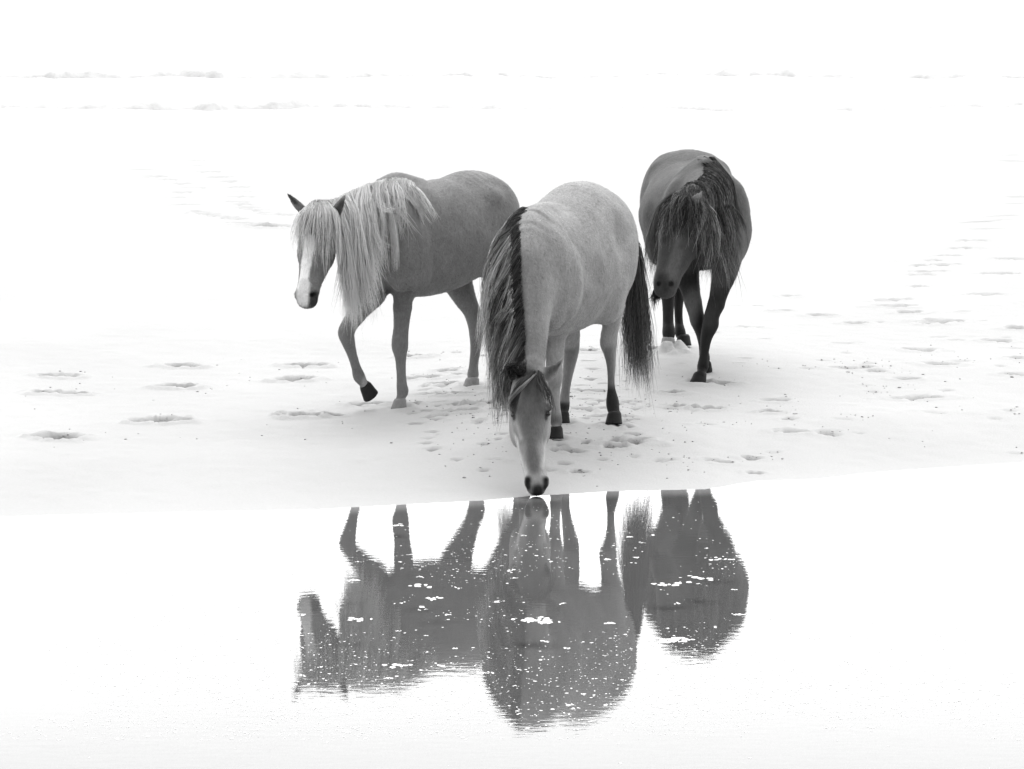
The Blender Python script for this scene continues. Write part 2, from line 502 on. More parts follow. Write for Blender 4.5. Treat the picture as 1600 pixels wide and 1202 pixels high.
class Body:
    def __init__(self, vox):
        self.vox = vox
        self.prims = []

    def tube(self, pts, side, k, sub=4, cap=.9):
        """pts: (position, half-width along side, half-depth across it)"""
        A = np.array([list(p[0]) + [p[1], p[2]] for p in pts], float)
        C = catmull(A, sub)
        C[:, 3:] = np.maximum(C[:, 3:], .003)
        self.prims.append(('t', C, np.asarray(side, float), k, cap))

    def limb(self, pts, k, sub=4, cap=.9):
        if k < .02:                                                    # lower legs: stress the joints
            pts = [(p[0],) + tuple(r * (min(1.18, max(.80, r / .036))) ** .45 for r in p[1:]) for p in pts]
        self.tube([(p[0], p[1], p[1] if len(p) < 3 else p[2]) for p in pts], self.left, k, sub, cap)

    def blob(self, c, r, k, R=None):
        """ellipsoid, radii along the rows of R (default forward, left, up of the animal)"""
        self.prims.append(('e', np.asarray(c, float), np.asarray(r, float), k, np.asarray(R if R is not None else self.frame, float)))

    def carve(self, c, r, k):
        self.prims.append(('c', np.asarray(c, float), r, k, None))

    def solve(self):
        los, his = [], []
        for p in self.prims:
            if p[0] == 't':
                m = p[1][:, 3:].max(1)[:, None]
                los.append((p[1][:, :3] - m).min(0)); his.append((p[1][:, :3] + m).max(0))
            elif p[0] == 'e':
                los.append(p[1] - p[2].max()); his.append(p[1] + p[2].max())
        h = self.vox
        lo = np.min(los, 0) - 6 * h
        hi = np.max(his, 0) + 6 * h
        n = np.ceil((hi - lo) / h).astype(int) + 1
        G = np.full(n, .5, np.float32)
        ax = [lo[i] + h * np.arange(n[i]) for i in range(3)]

        def box(a, b):
            i0 = np.clip(np.floor((a - lo) / h).astype(int), 0, n - 1)
            i1 = np.clip(np.ceil((b - lo) / h).astype(int) + 1, 1, n)
            return tuple(slice(i0[i], i1[i]) for i in range(3))

        for p in self.prims:
            kind, k = p[0], p[3]
            if kind == 't':                                            # sweep of an ellipse along the smoothed axis
                C, side, cap = p[1], p[2], p[4]
                m = C[:, 3:].max() + 2.2 * k + 3 * h
                sl = box(C[:, :3].min(0) - m, C[:, :3].max(0) + m)
                shp = G[sl].shape
                best = np.full(shp, 1e9, np.float32)
                D = np.full(shp, .5, np.float32)
                off = np.array([q.start for q in sl])
                T = np.gradient(C[:, :3], axis=0)
                T /= np.linalg.norm(T, axis=1)[:, None]
                Sd = side - T * (T @ side)[:, None]
                Sd /= np.linalg.norm(Sd, axis=1)[:, None]
                Dd = np.cross(T, Sd)
                for si in range(len(C) - 1):
                    a, b2 = C[si], C[si + 1]
                    s2 = box(np.minimum(a[:3], b2[:3]) - m, np.maximum(a[:3], b2[:3]) + m)
                    q = [(ax[0][s2[0]] - a[0])[:, None, None].astype(np.float32), (ax[1][s2[1]] - a[1])[None, :, None].astype(np.float32), (ax[2][s2[2]] - a[2])[None, None, :].astype(np.float32)]
                    e = b2[:3] - a[:3]
                    L = float(np.linalg.norm(e)) + 1e-9
                    e = e / L
                    t = q[0] * e[0] + q[1] * e[1] + q[2] * e[2]
                    f = np.clip(t / L, 0, 1)
                    tc = f * L
                    d0, d1, d2 = q[0] - e[0] * tc, q[1] - e[1] * tc, q[2] - e[2] * tc
                    ln2 = d0 * d0 + d1 * d1 + d2 * d2
                    def dot(A0, A1):
                        return (d0 * A0[0] + d1 * A0[1] + d2 * A0[2]) * (1 - f) + (d0 * A1[0] + d1 * A1[1] + d2 * A1[2]) * f
                    u, v = dot(Sd[si], Sd[si + 1]), dot(Dd[si], Dd[si + 1])
                    w = a[3] + (b2[3] - a[3]) * f
                    dd = a[4] + (b2[4] - a[4]) * f
                    ln = np.sqrt(ln2) + 1e-6
                    end = ((t < 0) & (si == 0)) | ((t > L) & (si == len(C) - 2))
                    uv2 = u * u + v * v + 1e-9
                    x2 = np.maximum(ln2 - uv2, 0)
                    k2 = (u / w) ** 2 + (v / dd) ** 2
                    qq = np.sqrt(np.where(end, k2 + x2 / (cap * np.minimum(w, dd)) ** 2, k2 * ln2 / uv2))
                    dist = ln - ln / np.maximum(qq, 1e-3)
                    ls = tuple(slice(s2[i2].start - off[i2], s2[i2].stop - off[i2]) for i2 in range(3))
                    mk = ln2 < best[ls]
                    best[ls] = np.where(mk, ln2, best[ls])
                    D[ls] = np.where(mk, dist, D[ls])
            elif kind == 'e':
                c, r, R = p[1], p[2], p[4]
                mm = r.max() + 2.2 * k + 2 * h
                sl = box(c - mm, c + mm)
                q = [ax[0][sl[0]][:, None, None] - c[0], ax[1][sl[1]][None, :, None] - c[1], ax[2][sl[2]][None, None, :] - c[2]]
                uu = [q[0] * R[i][0] + q[1] * R[i][1] + q[2] * R[i][2] for i in range(3)]
                ln = np.sqrt(uu[0] ** 2 + uu[1] ** 2 + uu[2] ** 2)
                qq = np.sqrt((uu[0] / r[0]) ** 2 + (uu[1] / r[1]) ** 2 + (uu[2] / r[2]) ** 2)
                D = (ln - ln / np.maximum(qq, 1e-3)).astype(np.float32)
            else:
                c, r = p[1], p[2]
                mm = r + 3 * k + 2 * h
                sl = box(c - mm, c + mm)
                D = np.sqrt((ax[0][sl[0]][:, None, None] - c[0]) ** 2 + (ax[1][sl[1]][None, :, None] - c[1]) ** 2 + (ax[2][sl[2]][None, None, :] - c[2]) ** 2) - r
                g = G[sl]
                hh = np.clip(.5 - .5 * (g + D) / k, 0, 1)
                G[sl] = g * (1 - hh) - D * hh + k * hh * (1 - hh)
                continue
            g = G[sl]
            hh = np.clip(.5 + .5 * (g - D) / k, 0, 1)
            G[sl] = g * (1 - hh) + D * hh - k * hh * (1 - hh)
        self.G, self.lo = G, lo
        return self.nets()

    def nets(self):
        G, lo, h = self.G, self.lo, self.vox
        s = G < 0
        c = s[:-1, :-1, :-1].astype(np.int8)
        for d in [(1, 0, 0), (0, 1, 0), (0, 0, 1), (1, 1, 0), (1, 0, 1), (0, 1, 1), (1, 1, 1)]:
            c = c + s[d[0]:s.shape[0] - 1 + d[0], d[1]:s.shape[1] - 1 + d[1], d[2]:s.shape[2] - 1 + d[2]]
        act = (c > 0) & (c < 8)
        I = np.argwhere(act)
        ids = np.full(act.shape, -1, np.int64)
        ids[act] = np.arange(len(I))
        acc = np.zeros((len(I), 3)); cnt = np.zeros(len(I))
        cor = [(i, j, k) for i in (0, 1) for j in (0, 1) for k in (0, 1)]
        val = {q: G[I[:, 0] + q[0], I[:, 1] + q[1], I[:, 2] + q[2]] for q in cor}
        for a in cor:
            for axs in range(3):
                if a[axs] == 0:
                    b = list(a); b[axs] = 1; b = tuple(b)
                    va, vb = val[a], val[b]
                    x = (va < 0) != (vb < 0)
                    t = np.where(x, va / np.where(va == vb, 1, va - vb), 0)
                    pos = np.array(a, float)[None].repeat(len(I), 0)
                    pos[:, axs] += t
                    acc += pos * x[:, None]; cnt += x
        V = lo + h * (I + acc / cnt[:, None])
        quads = []
        for axs in range(3):
            o1, o2 = [(1, 2), (2, 0), (0, 1)][axs]
            sl0 = [slice(None)] * 3; sl1 = [slice(None)] * 3
            sl0[axs] = slice(0, -1); sl1[axs] = slice(1, None)
            a, b = s[tuple(sl0)], s[tuple(sl1)]
            E = np.argwhere(a != b)
            m = (E[:, o1] > 0) & (E[:, o2] > 0)
            E = E[m]
            fl = a[E[:, 0], E[:, 1], E[:, 2]]
            def cell(d1, d2):
                q = E.copy(); q[:, o1] -= d1; q[:, o2] -= d2
                return ids[q[:, 0], q[:, 1], q[:, 2]]
            Q = np.stack([cell(1, 1), cell(0, 1), cell(0, 0), cell(1, 0)], 1)
            Q[~fl] = Q[~fl][:, ::-1]
            quads.append(Q)
        F = np.vstack(quads)
        F = F[(F >= 0).all(1)]
        # keep the largest shell only, relax the lattice
        for lam in (.5, -.52, .5, -.52, .5, -.52, .5, -.52, .5, .3):
            a = np.zeros_like(V); n = np.zeros(len(V))
            for i in range(4):
                for j in (1, 3):
                    np.add.at(a, F[:, i], V[F[:, (i + j) % 4]]); np.add.at(n, F[:, i], 1)
            V = V + lam * (a / np.maximum(n, 1)[:, None] - V)
        return V, F

    def sample(self, Q):
        q = (Q - self.lo) / self.vox
        sh = np.array(self.G.shape) - 2
        ok = ((q >= 1) & (q < sh)).all(1)
        q = np.clip(q, 1, sh)
        i = q.astype(int)
        f = q - i
        g = 0
        for a in (0, 1):
            for b in (0, 1):
                for c in (0, 1):
                    w = (f[:, 0] if a else 1 - f[:, 0]) * (f[:, 1] if b else 1 - f[:, 1]) * (f[:, 2] if c else 1 - f[:, 2])
                    g = g + w * self.G[i[:, 0] + a, i[:, 1] + b, i[:, 2] + c]
        return np.where(ok, g, 1.0)

    def grad(self, Q):
        e = self.vox
        g = np.stack([self.sample(Q + d) - self.sample(Q - d) for d in np.eye(3) * e], 1)
        return g / (np.linalg.norm(g, axis=1)[:, None] + 1e-9)

    def push(self, Q, margin):
        for _ in range(4):
            d = self.sample(Q)
            m = d < margin
            if not m.any():
                break
            Q[m] += self.grad(Q[m]) * np.minimum(margin[m] - d[m], .05)[:, None]
        return Q


def normed(v):
    v = np.asarray(v, float)
    return v / np.linalg.norm(v)


class Hair:
    """strands as thin three-sided tapering tubes, gathered in locks"""
    def __init__(self):
        self.paths, self.w, self.t0, self.t1 = [], [], [], []

    def lock(self, pts, n, r0, r1, width=.0016, tones=(.3, .35), var=.3, frizz=.01, lenvar=.3, flat=None):
        C = catmull(np.asarray(pts, float), 5)
        m = 9
        cl = np.concatenate([[0], np.cumsum(np.linalg.norm(np.diff(C, axis=0), axis=1))])
        T = cl[-1]
        for _ in range(n):
            L = T * (1 - lenvar * rng.random() ** 1.5)
            st = rng.uniform(0, .03) * T
            t = np.linspace(st, L, m)
            p = np.stack([np.interp(t, cl, C[:, i]) for i in range(3)], 1)
            o = rng.normal(size=3)
            o /= np.linalg.norm(o)
            o *= rng.random() ** .5
            f = t / T
            rad = r0 * (1 - f) + r1 * f
            ph, fr = rng.uniform(0, 6.28, 3), rng.uniform(3, 8)
            wob = np.stack([np.sin(f * fr + ph[i]) - np.sin(ph[i]) for i in range(3)], 1) * frizz * f[:, None]
            p = p + o[None] * rad[:, None] + wob
            v = 1 + var * rng.normal() * .6
            v = max(.35, v)
            self.paths.append(p); self.w.append(width * rng.uniform(.7, 1.3))
            self.t0.append(tones[0] * v); self.t1.append(tones[1] * v)

    def sweep(self, roots, mids, tips, nlocks, per, r0, r1, jit=.03, s0=0, s1=1, bulge=.25, tv=(.75, 1.25), **kw):
        R, M_, T = catmull(roots, 6), catmull(mids, 6), catmull(tips, 6)
        def at(A, s):
            x = s * (len(A) - 1); i = min(int(x), len(A) - 2); f = x - i
            return A[i] * (1 - f) + A[i + 1] * f
        for i in range(nlocks):
            s = s0 + (s1 - s0) * (i + rng.random()) / nlocks
            sm = np.clip(s + rng.normal() * .03, 0, 1); st = np.clip(s + rng.normal() * .06, 0, 1)
            a, b, c = at(R, s), at(M_, sm) + rng.normal(size=3) * jit * .5, at(T, st) + rng.normal(size=3) * jit * np.array([1, 1, 1.8])
            q = [a, a * .45 + b * .55 + (b - (a + c) / 2) * bulge, b, b * .45 + c * .55 + (b - (a + c) / 2) * bulge * .5, c]
            kk = dict(kw)
            tq = math.exp(rng.uniform(math.log(tv[0]), math.log(tv[1])))
            kk['tones'] = tuple(v * tq for v in kw.get('tones', (.3, .3)))
            self.lock(q, per, r0, r1, **kk)

    def build(self, name, parent, origin, body=None, margin=.005):
        Pth = np.array(self.paths)
        n, m, _ = Pth.shape
        if body is not None:
            mg = margin + rng.random((n, 1)) * .012 * np.ones((n, m))
            mg[:, 0] = -.01
            Pth = body.push(Pth.reshape(-1, 3), mg.ravel()).reshape(n, m, 3)
        tan = np.gradient(Pth, axis=1)
        tan /= np.linalg.norm(tan, axis=2)[..., None] + 1e-9
        ref = rng.normal(size=(n, 1, 3))
        a = np.cross(tan, ref); a /= np.linalg.norm(a, axis=2)[..., None] + 1e-9
        b = np.cross(tan, a)
        f = np.linspace(0, 1, m)
        wd = np.array(self.w)[:, None] * (np.clip(1.0 - f[None] ** 3, .12, 1))
        V = []
        for k in range(3):
            an = 2 * math.pi * k / 3
            V.append(Pth + wd[..., None] * (a * math.cos(an) + b * math.sin(an)))
        V = np.stack(V, 2)                                            # n, m, 3, xyz
        tone = (np.array(self.t0)[:, None] * (1 - f) + np.array(self.t1)[:, None] * f)
        tone = np.repeat(np.clip(tone, .006, .9)[..., None], 3, 2)
        idx = np.arange(n * m * 3).reshape(n, m, 3)
        F = []
        for k in range(3):
            k2 = (k + 1) % 3
            F.append(np.stack([idx[:, :-1, k], idx[:, :-1, k2], idx[:, 1:, k2], idx[:, 1:, k]], -1).reshape(-1, 4))
        me = mesh_from(name, V.reshape(-1, 3) - origin, np.vstack(F), True, {'tone': tone.ravel()})
        return link(name, me, parent, M_HAIR)


def hoof(parent, origin, coronet, toe_dir, axis, r_top, r_bot, length, mat):
    """truncated cone longer at the toe, sole cut flat; axis runs down the hoof"""
    axis = normed(axis); td = np.asarray(toe_dir, float); td = normed(td - axis * td.dot(axis)); sd_ = np.cross(axis, td)
    n, V, F = 20, [], []
    rings = [(-.25, .80, 0), (0, 1.0, 0), (.08, 1.06, 0), (.5, 1.14, .10), (.92, 1.27, .2), (1.0, 1.24, .2), (.96, .9, .2)]
    for (t, s, sh) in rings:
        for i in range(n):
            a = 2 * math.pi * i / n
            r = r_top * s if t < .01 else r_top + (r_bot - r_top) * t if t < .95 else r_bot * s / 1.27
            ct = math.cos(a)
            fx = r * ct * (1.12 if ct > 0 else .92) + sh * r_top * 1.2
            sy = r * math.sin(a)
            V.append(np.asarray(coronet) + axis * (t * length + (0.10 * length * (1 - ct) * (-1 if t < .3 else 0))) + td * fx + sd_ * sy)
    for j in range(len(rings) - 1):
        for i in range(n):
            i2 = (i + 1) % n
            F.append((j * n + i, j * n + i2, (j + 1) * n + i2, (j + 1) * n + i))
    k = len(V)
    V.append(np.mean(V[-n:], 0)); V.append(np.mean(V[:n], 0))
    b = (len(rings) - 1) * n
    for i in range(0, n, 2):
        F.append((b + i, b + i + 1, b + (i + 2) % n, k))
        F.append(((i + 2) % n, i + 1, i, k + 1))
    me = mesh_from('hoof', np.array(V) - origin, F)
    return link('hoof', me, parent, mat)


def eye(parent, origin, c, r):
    V, F = [], []
    nu, nv = 14, 8
    for j in range(nv + 1):
        th = math.pi * j / nv
        for i in range(nu):
            a = 2 * math.pi * i / nu
            V.append((r * math.sin(th) * math.cos(a), r * math.sin(th) * math.sin(a), r * math.cos(th)))
    for j in range(nv):
        for i in range(nu):
            F.append((j * nu + i, (j + 1) * nu + i, (j + 1) * nu + (i + 1) % nu, j * nu + (i + 1) % nu))
    me = mesh_from('eye', np.array(V) + np.asarray(c) - origin, F)
    return link('eye', me, parent, M_EYE)


class Horse:
    def __init__(self, cx, cy, ground, angle, label, vox=.0085):
        a = math.radians(angle)                                        # turned from facing the camera
        self.F = np.array([-math.sin(a), -math.cos(a), 0])
        self.L = np.array([math.cos(a), -math.sin(a), 0])
        self.U = np.array([0, 0, 1.])
        self.g = ground
        self.o = np.array([cx, cy, self.g])
        self.b = Body(vox)
        self.b.left = self.L
        self.b.frame = np.stack([self.F, self.L, self.U])
        self.root = bpy.data.objects.new('horse', None)
        self.root.empty_display_size = .3
        COL.objects.link(self.root)
        self.root.location = self.o
        self.root['label'] = label
        self.root['category'] = 'horse'
        self.root['group'] = 'horses on the beach'
        self.paint = []

    def l(self, x, y, z):
        return self.o + self.F * x + self.L * y + self.U * z

    def trunk(self, st):
        self.b.tube([(self.l(x, 0, (top + bot) / 2), w, (top - bot) / 2) for x, top, bot, w in st], self.L, .05, 7, .6)

    def head(self, st, left, k=.035):
        self.b.tube([(p, w, d) for p, w, d in st], left, k, 5, .8)

    def dab(self, a, b, r, tone, soft=.5, only=None):
        """paint a marking, or shade or light on the coat, along a capsule a-b"""
        self.paint.append((np.asarray(a, float), np.asarray(b, float), r, tone, soft, only))

    def finish(self, tone):
        V, F = self.b.solve()
        t = np.full(len(V), tone)
        nz = N1(V[:, 0] * 9 + V[:, 2] * 5, V[:, 1] * 9 + V[:, 2] * 7)
        for a, b, r, tn, soft, only in self.paint:
            if r < .055:                                               # small dabs lie on the skin
                a = V[np.argmin(((V - a) ** 2).sum(1))]
                b = V[np.argmin(((V - b) ** 2).sum(1))]
            e = b - a
            f = np.clip(((V - a) @ e) / max(e @ e, 1e-9), 0, 1)
            d = np.linalg.norm(V - a - f[:, None] * e, axis=1) / r + nz * .12
            w = ss((1 - d) / soft + .0)
            if only is not None:
                w = w * only(V)
            t = t * (1 - w) + tn * w
        me = mesh_from('body', V - self.o, F, True, {'tone': t})
        link('body', me, self.root, M_COAT)
        self.fur(V, F, t)

    def fur(self, V, F, t, n=80000):
        """short coat: one slim blade per hair, lying back and down along the skin"""
        a, b_, c = V[F[:, 0]], V[F[:, 1]], V[F[:, 3]]
        fn = np.cross(b_ - a, c - a)
        ar = np.linalg.norm(fn, axis=1)
        fi = rng.choice(len(F), n, p=ar / ar.sum())
        u, v = rng.random((2, n))
        p = (1 - u)[:, None] * ((1 - v)[:, None] * V[F[fi, 0]] + v[:, None] * V[F[fi, 3]]) + u[:, None] * ((1 - v)[:, None] * V[F[fi, 1]] + v[:, None] * V[F[fi, 2]])
        N = self.b.grad(p)
        sw = N2(p[:, 0] * 5 + p[:, 2] * 4, p[:, 1] * 5 - p[:, 2] * 3)[:, None] * .6
        g = -self.F * .55 - self.U * .85 + self.L * sw + rng.normal(size=(n, 3)) * .28
        g = g - N * (g * N).sum(1)[:, None]
        g /= np.linalg.norm(g, axis=1)[:, None] + 1e-9
        thin = np.clip((p[:, 2] - self.g - .25) / .35, .35, 1)            # shorter on the lower legs
        ln = (rng.uniform(.009, .019, n) * thin)[:, None]
        sd_ = np.cross(g, N)
        wd = rng.uniform(.0009, .0017, n)[:, None]
        root = p - N * .001
        tip = p + g * ln + N * ln * rng.uniform(.10, .34, n)[:, None]
        W = np.stack([root - sd_ * wd, root + sd_ * wd, tip], 1).reshape(-1, 3)
        tone = t[F[fi, 0]] * (1 + .9 * (rng.random(n) - .5)) * (1 + .25 * N1(p[:, 0] * 23 + p[:, 1] * 17, p[:, 2] * 19))
        me = mesh_from('coat_fur', W - self.o, np.arange(3 * n).reshape(n, 3), True, {'tone': np.repeat(np.clip(tone, .005, .9), 3)})
        me.normals_split_custom_set_from_vertices(np.repeat(N, 3, 0).tolist())
        link('coat_fur', me, self.root, M_COAT, kind='stuff')


def anatomy(b, l):
    for s in (1, -1):
        b.blob(l(-.34, s * .19, 1.17), (.07, .06, .06), .05)                     # point of the hip
        b.blob(l(.33, s * .19, .86), (.10, .075, .20), .04)                      # shoulder and upper arm
        b.blob(l(.28, s * .18, .74), (.06, .05, .08), .04)                       # elbow
        b.carve(l(-.24, s * .40, 1.08), .10, .09)                                # hollow of the flank
        b.carve(l(.16, s * .37, .90), .09, .08)                                  # behind the shoulder
        b.carve(l(-.66, s * .30, .95), .08, .07)


# ================================================================== left pony: light mane, one foreleg lifted
def horse_a():
    H = Horse(-.493, 21.25, 0.1909, 40, 'sandy grey pony with a long pale mane and white blaze, lifting one foreleg at left')
    b, l = H.b, H.l
    H.trunk([(.58, 1.04, .76, .13), (.45, 1.20, .67, .20), (.30, 1.30, .63, .235), (.05, 1.285, .605, .285), (-.2, 1.305, .65, .295),
             (-.4, 1.34, .78, .255), (-.55, 1.27, .86, .21), (-.65, 1.10, .92, .12)])
    for s in (1, -1):
        b.blob(l(-.46, s * .12, 1.0), (.18, .13, .26), .06)
        b.blob(l(-.42, s * .16, .82), (.13, .09, .16), .05)
        b.blob(l(.40, s * .14, .93), (.15, .10, .27), .05)
        b.blob(l(.56, s * .11, .87), (.09, .08, .11), .05)
    anatomy(b, l)
    b.tube([(l(.42, 0, 1.27), .05, .05), (l(.28, 0, 1.305), .05, .045), (l(.1, 0, 1.26), .05, .04)], H.L, .06)
    # neck
    nl = normed(H.L + np.array([0, -.1, 0]))
    poll = P(501, 324, 20.42)
    b.tube([(l(.33, 0, 1.0), .18, .29), (P(578, 360, 20.85), .125, .225), (P(540, 352, 20.6), .095, .17), (P(510, 345, 20.45), .075, .12)], nl, .05, 5)
    # head
    hl = normed([.906, -.42, 0])
    hst = [(P(500, 328, 20.42), .072, .085), (P(498, 355, 20.39), .100, .115), (P(496, 385, 20.36), .104, .125), (P(491, 413, 20.31), .086, .10),
           (P(485, 438, 20.26), .066, .076), (P(481, 457, 20.22), .064, .066), (P(480, 470, 20.21), .060, .058)]
    H.head(hst, hl)
    hf = normed([-.42, -.906, 0])
    HU = np.array([0, 0, 1.])
    HR = np.stack([hf, hl, HU])
    for s in (1, -1):
        b.blob(P(494, 396, 20.42) + hl * s * .052, (.095, .05, .10), .03, HR)      # cheek
        b.blob(P(498, 362, 20.30) + hl * s * .088, (.03, .025, .022), .02, HR)     # brow
    # nostrils
    n1, n2 = P(487, 461, 20.17), P(462, 458, 20.21)
    b.blob(P(486, 461, 20.20), (.028, .028, .03), .015, HR)
    b.blob(P(466, 460, 20.20), (.026, .026, .03), .015, HR)
    b.carve(n1, .016, .012); b.carve(n2, .014, .012)
    # ears
    b.tube([(P(474, 330, 20.42), .030, .022), (P(463, 318, 20.41), .028, .016), (P(455, 309, 20.40), .017, .01), (P(448, 302, 20.40), .004, .004)], hl, .02)
    b.tube([(P(519, 342, 20.36), .030, .022), (P(527, 328, 20.34), .034, .016), (P(534, 314, 20.34), .022, .010), (P(541, 303, 20.35), .004, .004)], hl, .02)
    # left foreleg, planted
    g = PG(625, 637)
    D = g[1]
    b.limb([(l(.36, .15, .86), .11, .14), (P(633, 420, D + .02), .078, .10), (P(631, 448, D), .062, .075), (P(629, 480, D), .049, .056)], .05)
    b.limb([(P(629, 480, D), .049, .056), (P(627, 510, D), .041, .046), (P(625, 532, D - .01), .045, .047), (P(625, 545, D), .044, .046), (P(626, 560, D), .031, .038),
            (P(627, 585, D), .027, .034), (P(628, 603, D), .029, .038), (P(629, 612, D), .033, .040), (P(626, 622, D - .02), .028, .030), (P(625, 629, D - .03), .036, .036)], .012)
    hoof(H.root, H.o, P(625, 627, D - .03), H.F, (0, -.15, -1), .037, .048, .05, M_HOOF_SANDY)
    # right foreleg, lifted
    b.limb([(l(.40, -.14, .86), .11, .13), (P(584, 450, 20.98), .085, .09), (P(571, 473, 20.9), .066, .07), (P(557, 492, 20.84), .05, .052)], .05)
    b.limb([(P(557, 492, 20.84), .050, .052), (P(546, 508, 20.8), .044, .046), (P(541, 520, 20.78), .045, .047), (P(544, 533, 20.82), .037, .042), (P(550, 553, 20.88), .029, .034),
            (P(556, 573, 20.94), .027, .033), (P(561, 588, 20.98), .034, .038), (P(568, 599, 20.99), .029, .031), (P(573, 606, 21.0), .036, .036)], .012)
    hoof(H.root, H.o, P(572, 605, 20.99), P(560, 615, 20.9) - P(572, 605, 20.99), P(584, 621, 21.02) - P(572, 604, 20.99), .038, .050, .062, M_HOOF_DARK)
    # right hind, visible under the belly
    g = PG(738, 603)
    D = g[1]
    b.limb([(l(-.42, -.13, .98), .14, .17), (l(-.38, -.16, .78), .10, .13), (P(722, 455, D - .08), .062, .09), (P(733, 478, D - .03), .050, .064), (P(741, 494, D), .045, .055)], .05)
    b.limb([(P(741, 494, D), .045, .055), (P(744, 505, D + .02), .044, .058), (P(744, 520, D + .02), .038, .048), (P(743, 545, D), .031, .037), (P(740, 572, D), .029, .034),
            (P(739, 585, D), .034, .040), (P(738, 594, D - .02), .030, .032), (P(737, 598, D - .03), .036, .036)], .012)
    hoof(H.root, H.o, P(738, 594, D - .03), H.F, (0, -.15, -1), .042, .052, .05, M_HOOF_SANDY)
    # left hind, behind the middle pony
    b.limb([(l(-.46, .13, .98), .14, .17), (l(-.47, .16, .76), .09, .12), (l(-.54, .16, .60), .062, .09), (l(-.62, .15, .48), .045, .058)], .05)
    gz = float(base_height(*l(-.58, .15, 0)[:2])) - H.g
    b.limb([(l(-.62, .15, .48), .045, .058), (l(-.65, .15, .43), .043, .055), (l(-.655, .15, .36), .034, .042), (l(-.65, .15, .22), .029, .034), (l(-.64, .15, .13 + gz), .034, .040),
            (l(-.60, .15, .08 + gz), .030, .032), (l(-.58, .15, .06 + gz), .036, .036)], .012)
    hoof(H.root, H.o, l(-.575, .15, .055 + gz), H.F, H.F * .3 - H.U, .037, .047, .052, M_HOOF_DARK)
    # markings and other coat tones
    T = .165
    H.dab(P(482, 375, 20.22), P(474, 410, 20.2), .042, .80, .35)
    H.dab(P(474, 410, 20.2), P(471, 445, 20.18), .038, .80, .35)
    H.dab(P(471, 440, 20.15), P(470, 470, 20.15), .046, .6, .5)
    H.dab(P(493, 463, 20.17), P(494, 476, 20.17), .044, .035, .6)
    H.dab(n1, n1, .022, .008, .5); H.dab(n2, n2, .018, .01, .5)
    H.dab(P(523, 335, 20.27), P(534, 314, 20.27), .034, .05, .8)
    H.dab(P(449, 303, 20.38), P(462, 318, 20.38), .022, .05, .8)
    H.dab(P(627, 598, 20.9), P(625, 632, 20.85), .09, .33, .8)
    H.dab(P(568, 598, 20.99), P(574, 607, 20.99), .05, .30, .6)
    H.dab(P(738, 596, 21.9), P(738, 601, 21.9), .07, .34, .6)
    H.dab(P(600, 455, 20.95), P(590, 455, 20.95), .07, .07, .9)  # darker low on the chest, between the forelegs
    H.finish(T)
    eye(H.root, H.o, P(501, 371, 20.33) + hl * .095, .018); eye(H.root, H.o, P(493, 371, 20.34) - hl * .092, .018)
    # mane
    tn = (.9, .96)
    h = Hair()
    roots = [P(506, 318, 20.42), P(530, 308, 20.52), P(560, 294, 20.68), P(590, 284, 20.84), P(618, 281, 21.0), P(640, 289, 21.1)]
    mids = [P(536, 385, 20.3), P(548, 370, 20.36), P(566, 360, 20.45), P(590, 330, 20.62), P(618, 312, 20.78), P(662, 312, 20.88)]
    tips = [P(540, 478, 20.38), P(556, 490, 20.4), P(578, 478, 20.45), P(604, 372, 20.62), P(625, 360, 20.72), P(695, 350, 20.86)]
    h.sweep(roots, mids, tips, 56, 44, .014, .008, .04, s0=0, s1=.5, var=.15, tv=(.85, 1.1), tones=tn, frizz=.022, lenvar=.5)
    h.sweep(roots, mids, tips, 30, 34, .013, .006, .045, s0=.4, s1=.80, var=.2, tones=tn, frizz=.02, lenvar=.6)
    for i in range(26):                                                 # ends blown back over the withers
        u, v = rng.random(), rng.random() ** .6
        x0 = 606 + 34 * u
        h.lock([P(x0, 283 + 4 * u, 21.02), P(x0 + 18 * v, 290 + 10 * v, 20.92), P(x0 + 38 * v, 306 + 20 * v + rng.normal() * 3, 20.87), P(x0 + 52 * v + rng.normal() * 3, 322 + 30 * v + rng.normal() * 4, 20.85)],
               18, .010, .003, tones=tn, var=.5, frizz=.012, lenvar=.6)
    for i in range(5):
        h.lock([P(603, 300, 20.75), P(610 + i, 345, 20.66), P(615 + i, 385, 20.66), P(616 + i, 425, 20.7)], 26, .014, .004, tones=tn, frizz=.01, lenvar=.35)
    h.build('mane', H.root, H.o, b)
    # forelock
    h = Hair()
    for i in range(24):
        u = (i + rng.random()) / 24
        x0, x1 = 488 + 24 * u, 461 + 68 * u + rng.normal() * 3
        y1 = 382 + 24 * math.sin(u * 3.0) + rng.normal() * 14 + 14 * u
        if .18 < u < .34:
            y1 -= 10
        h.lock([P(x0, 316, 20.38), P(x0 + (x1 - x0) * .6, 334, 20.24), P(x1 - 1, 366, 20.18), P(x1, y1, 20.18)], 20, .008, .003, tones=(.74, .88), frizz=.014, lenvar=.55)
    for i in range(14):
        u = rng.random()
        h.lock([P(492 + 20 * u, 318, 20.4), P(512 + 16 * u, 335, 20.26), P(524 + 7 * u, 370, 20.2), P(527 + 4 * u, 405 + 12 * u, 20.2)], 22, .010, .004, tones=(.74, .88), frizz=.008, lenvar=.4)
    h.build('forelock', H.root, H.o, b)
    # tail
    h = Hair()
    for i in range(24):
        h.lock([l(-.66, 0, 1.14), l(-.74, .02 + rng.normal() * .02, 1.05), l(-.74 + rng.normal() * .02, .03 + rng.normal() * .04, .75), l(-.70 + rng.normal() * .03, .03 + rng.normal() * .05, .35 + rng.normal() * .06)], 34, .02, .01, tones=tn, frizz=.02)
    h.build('tail', H.root, H.o, b)


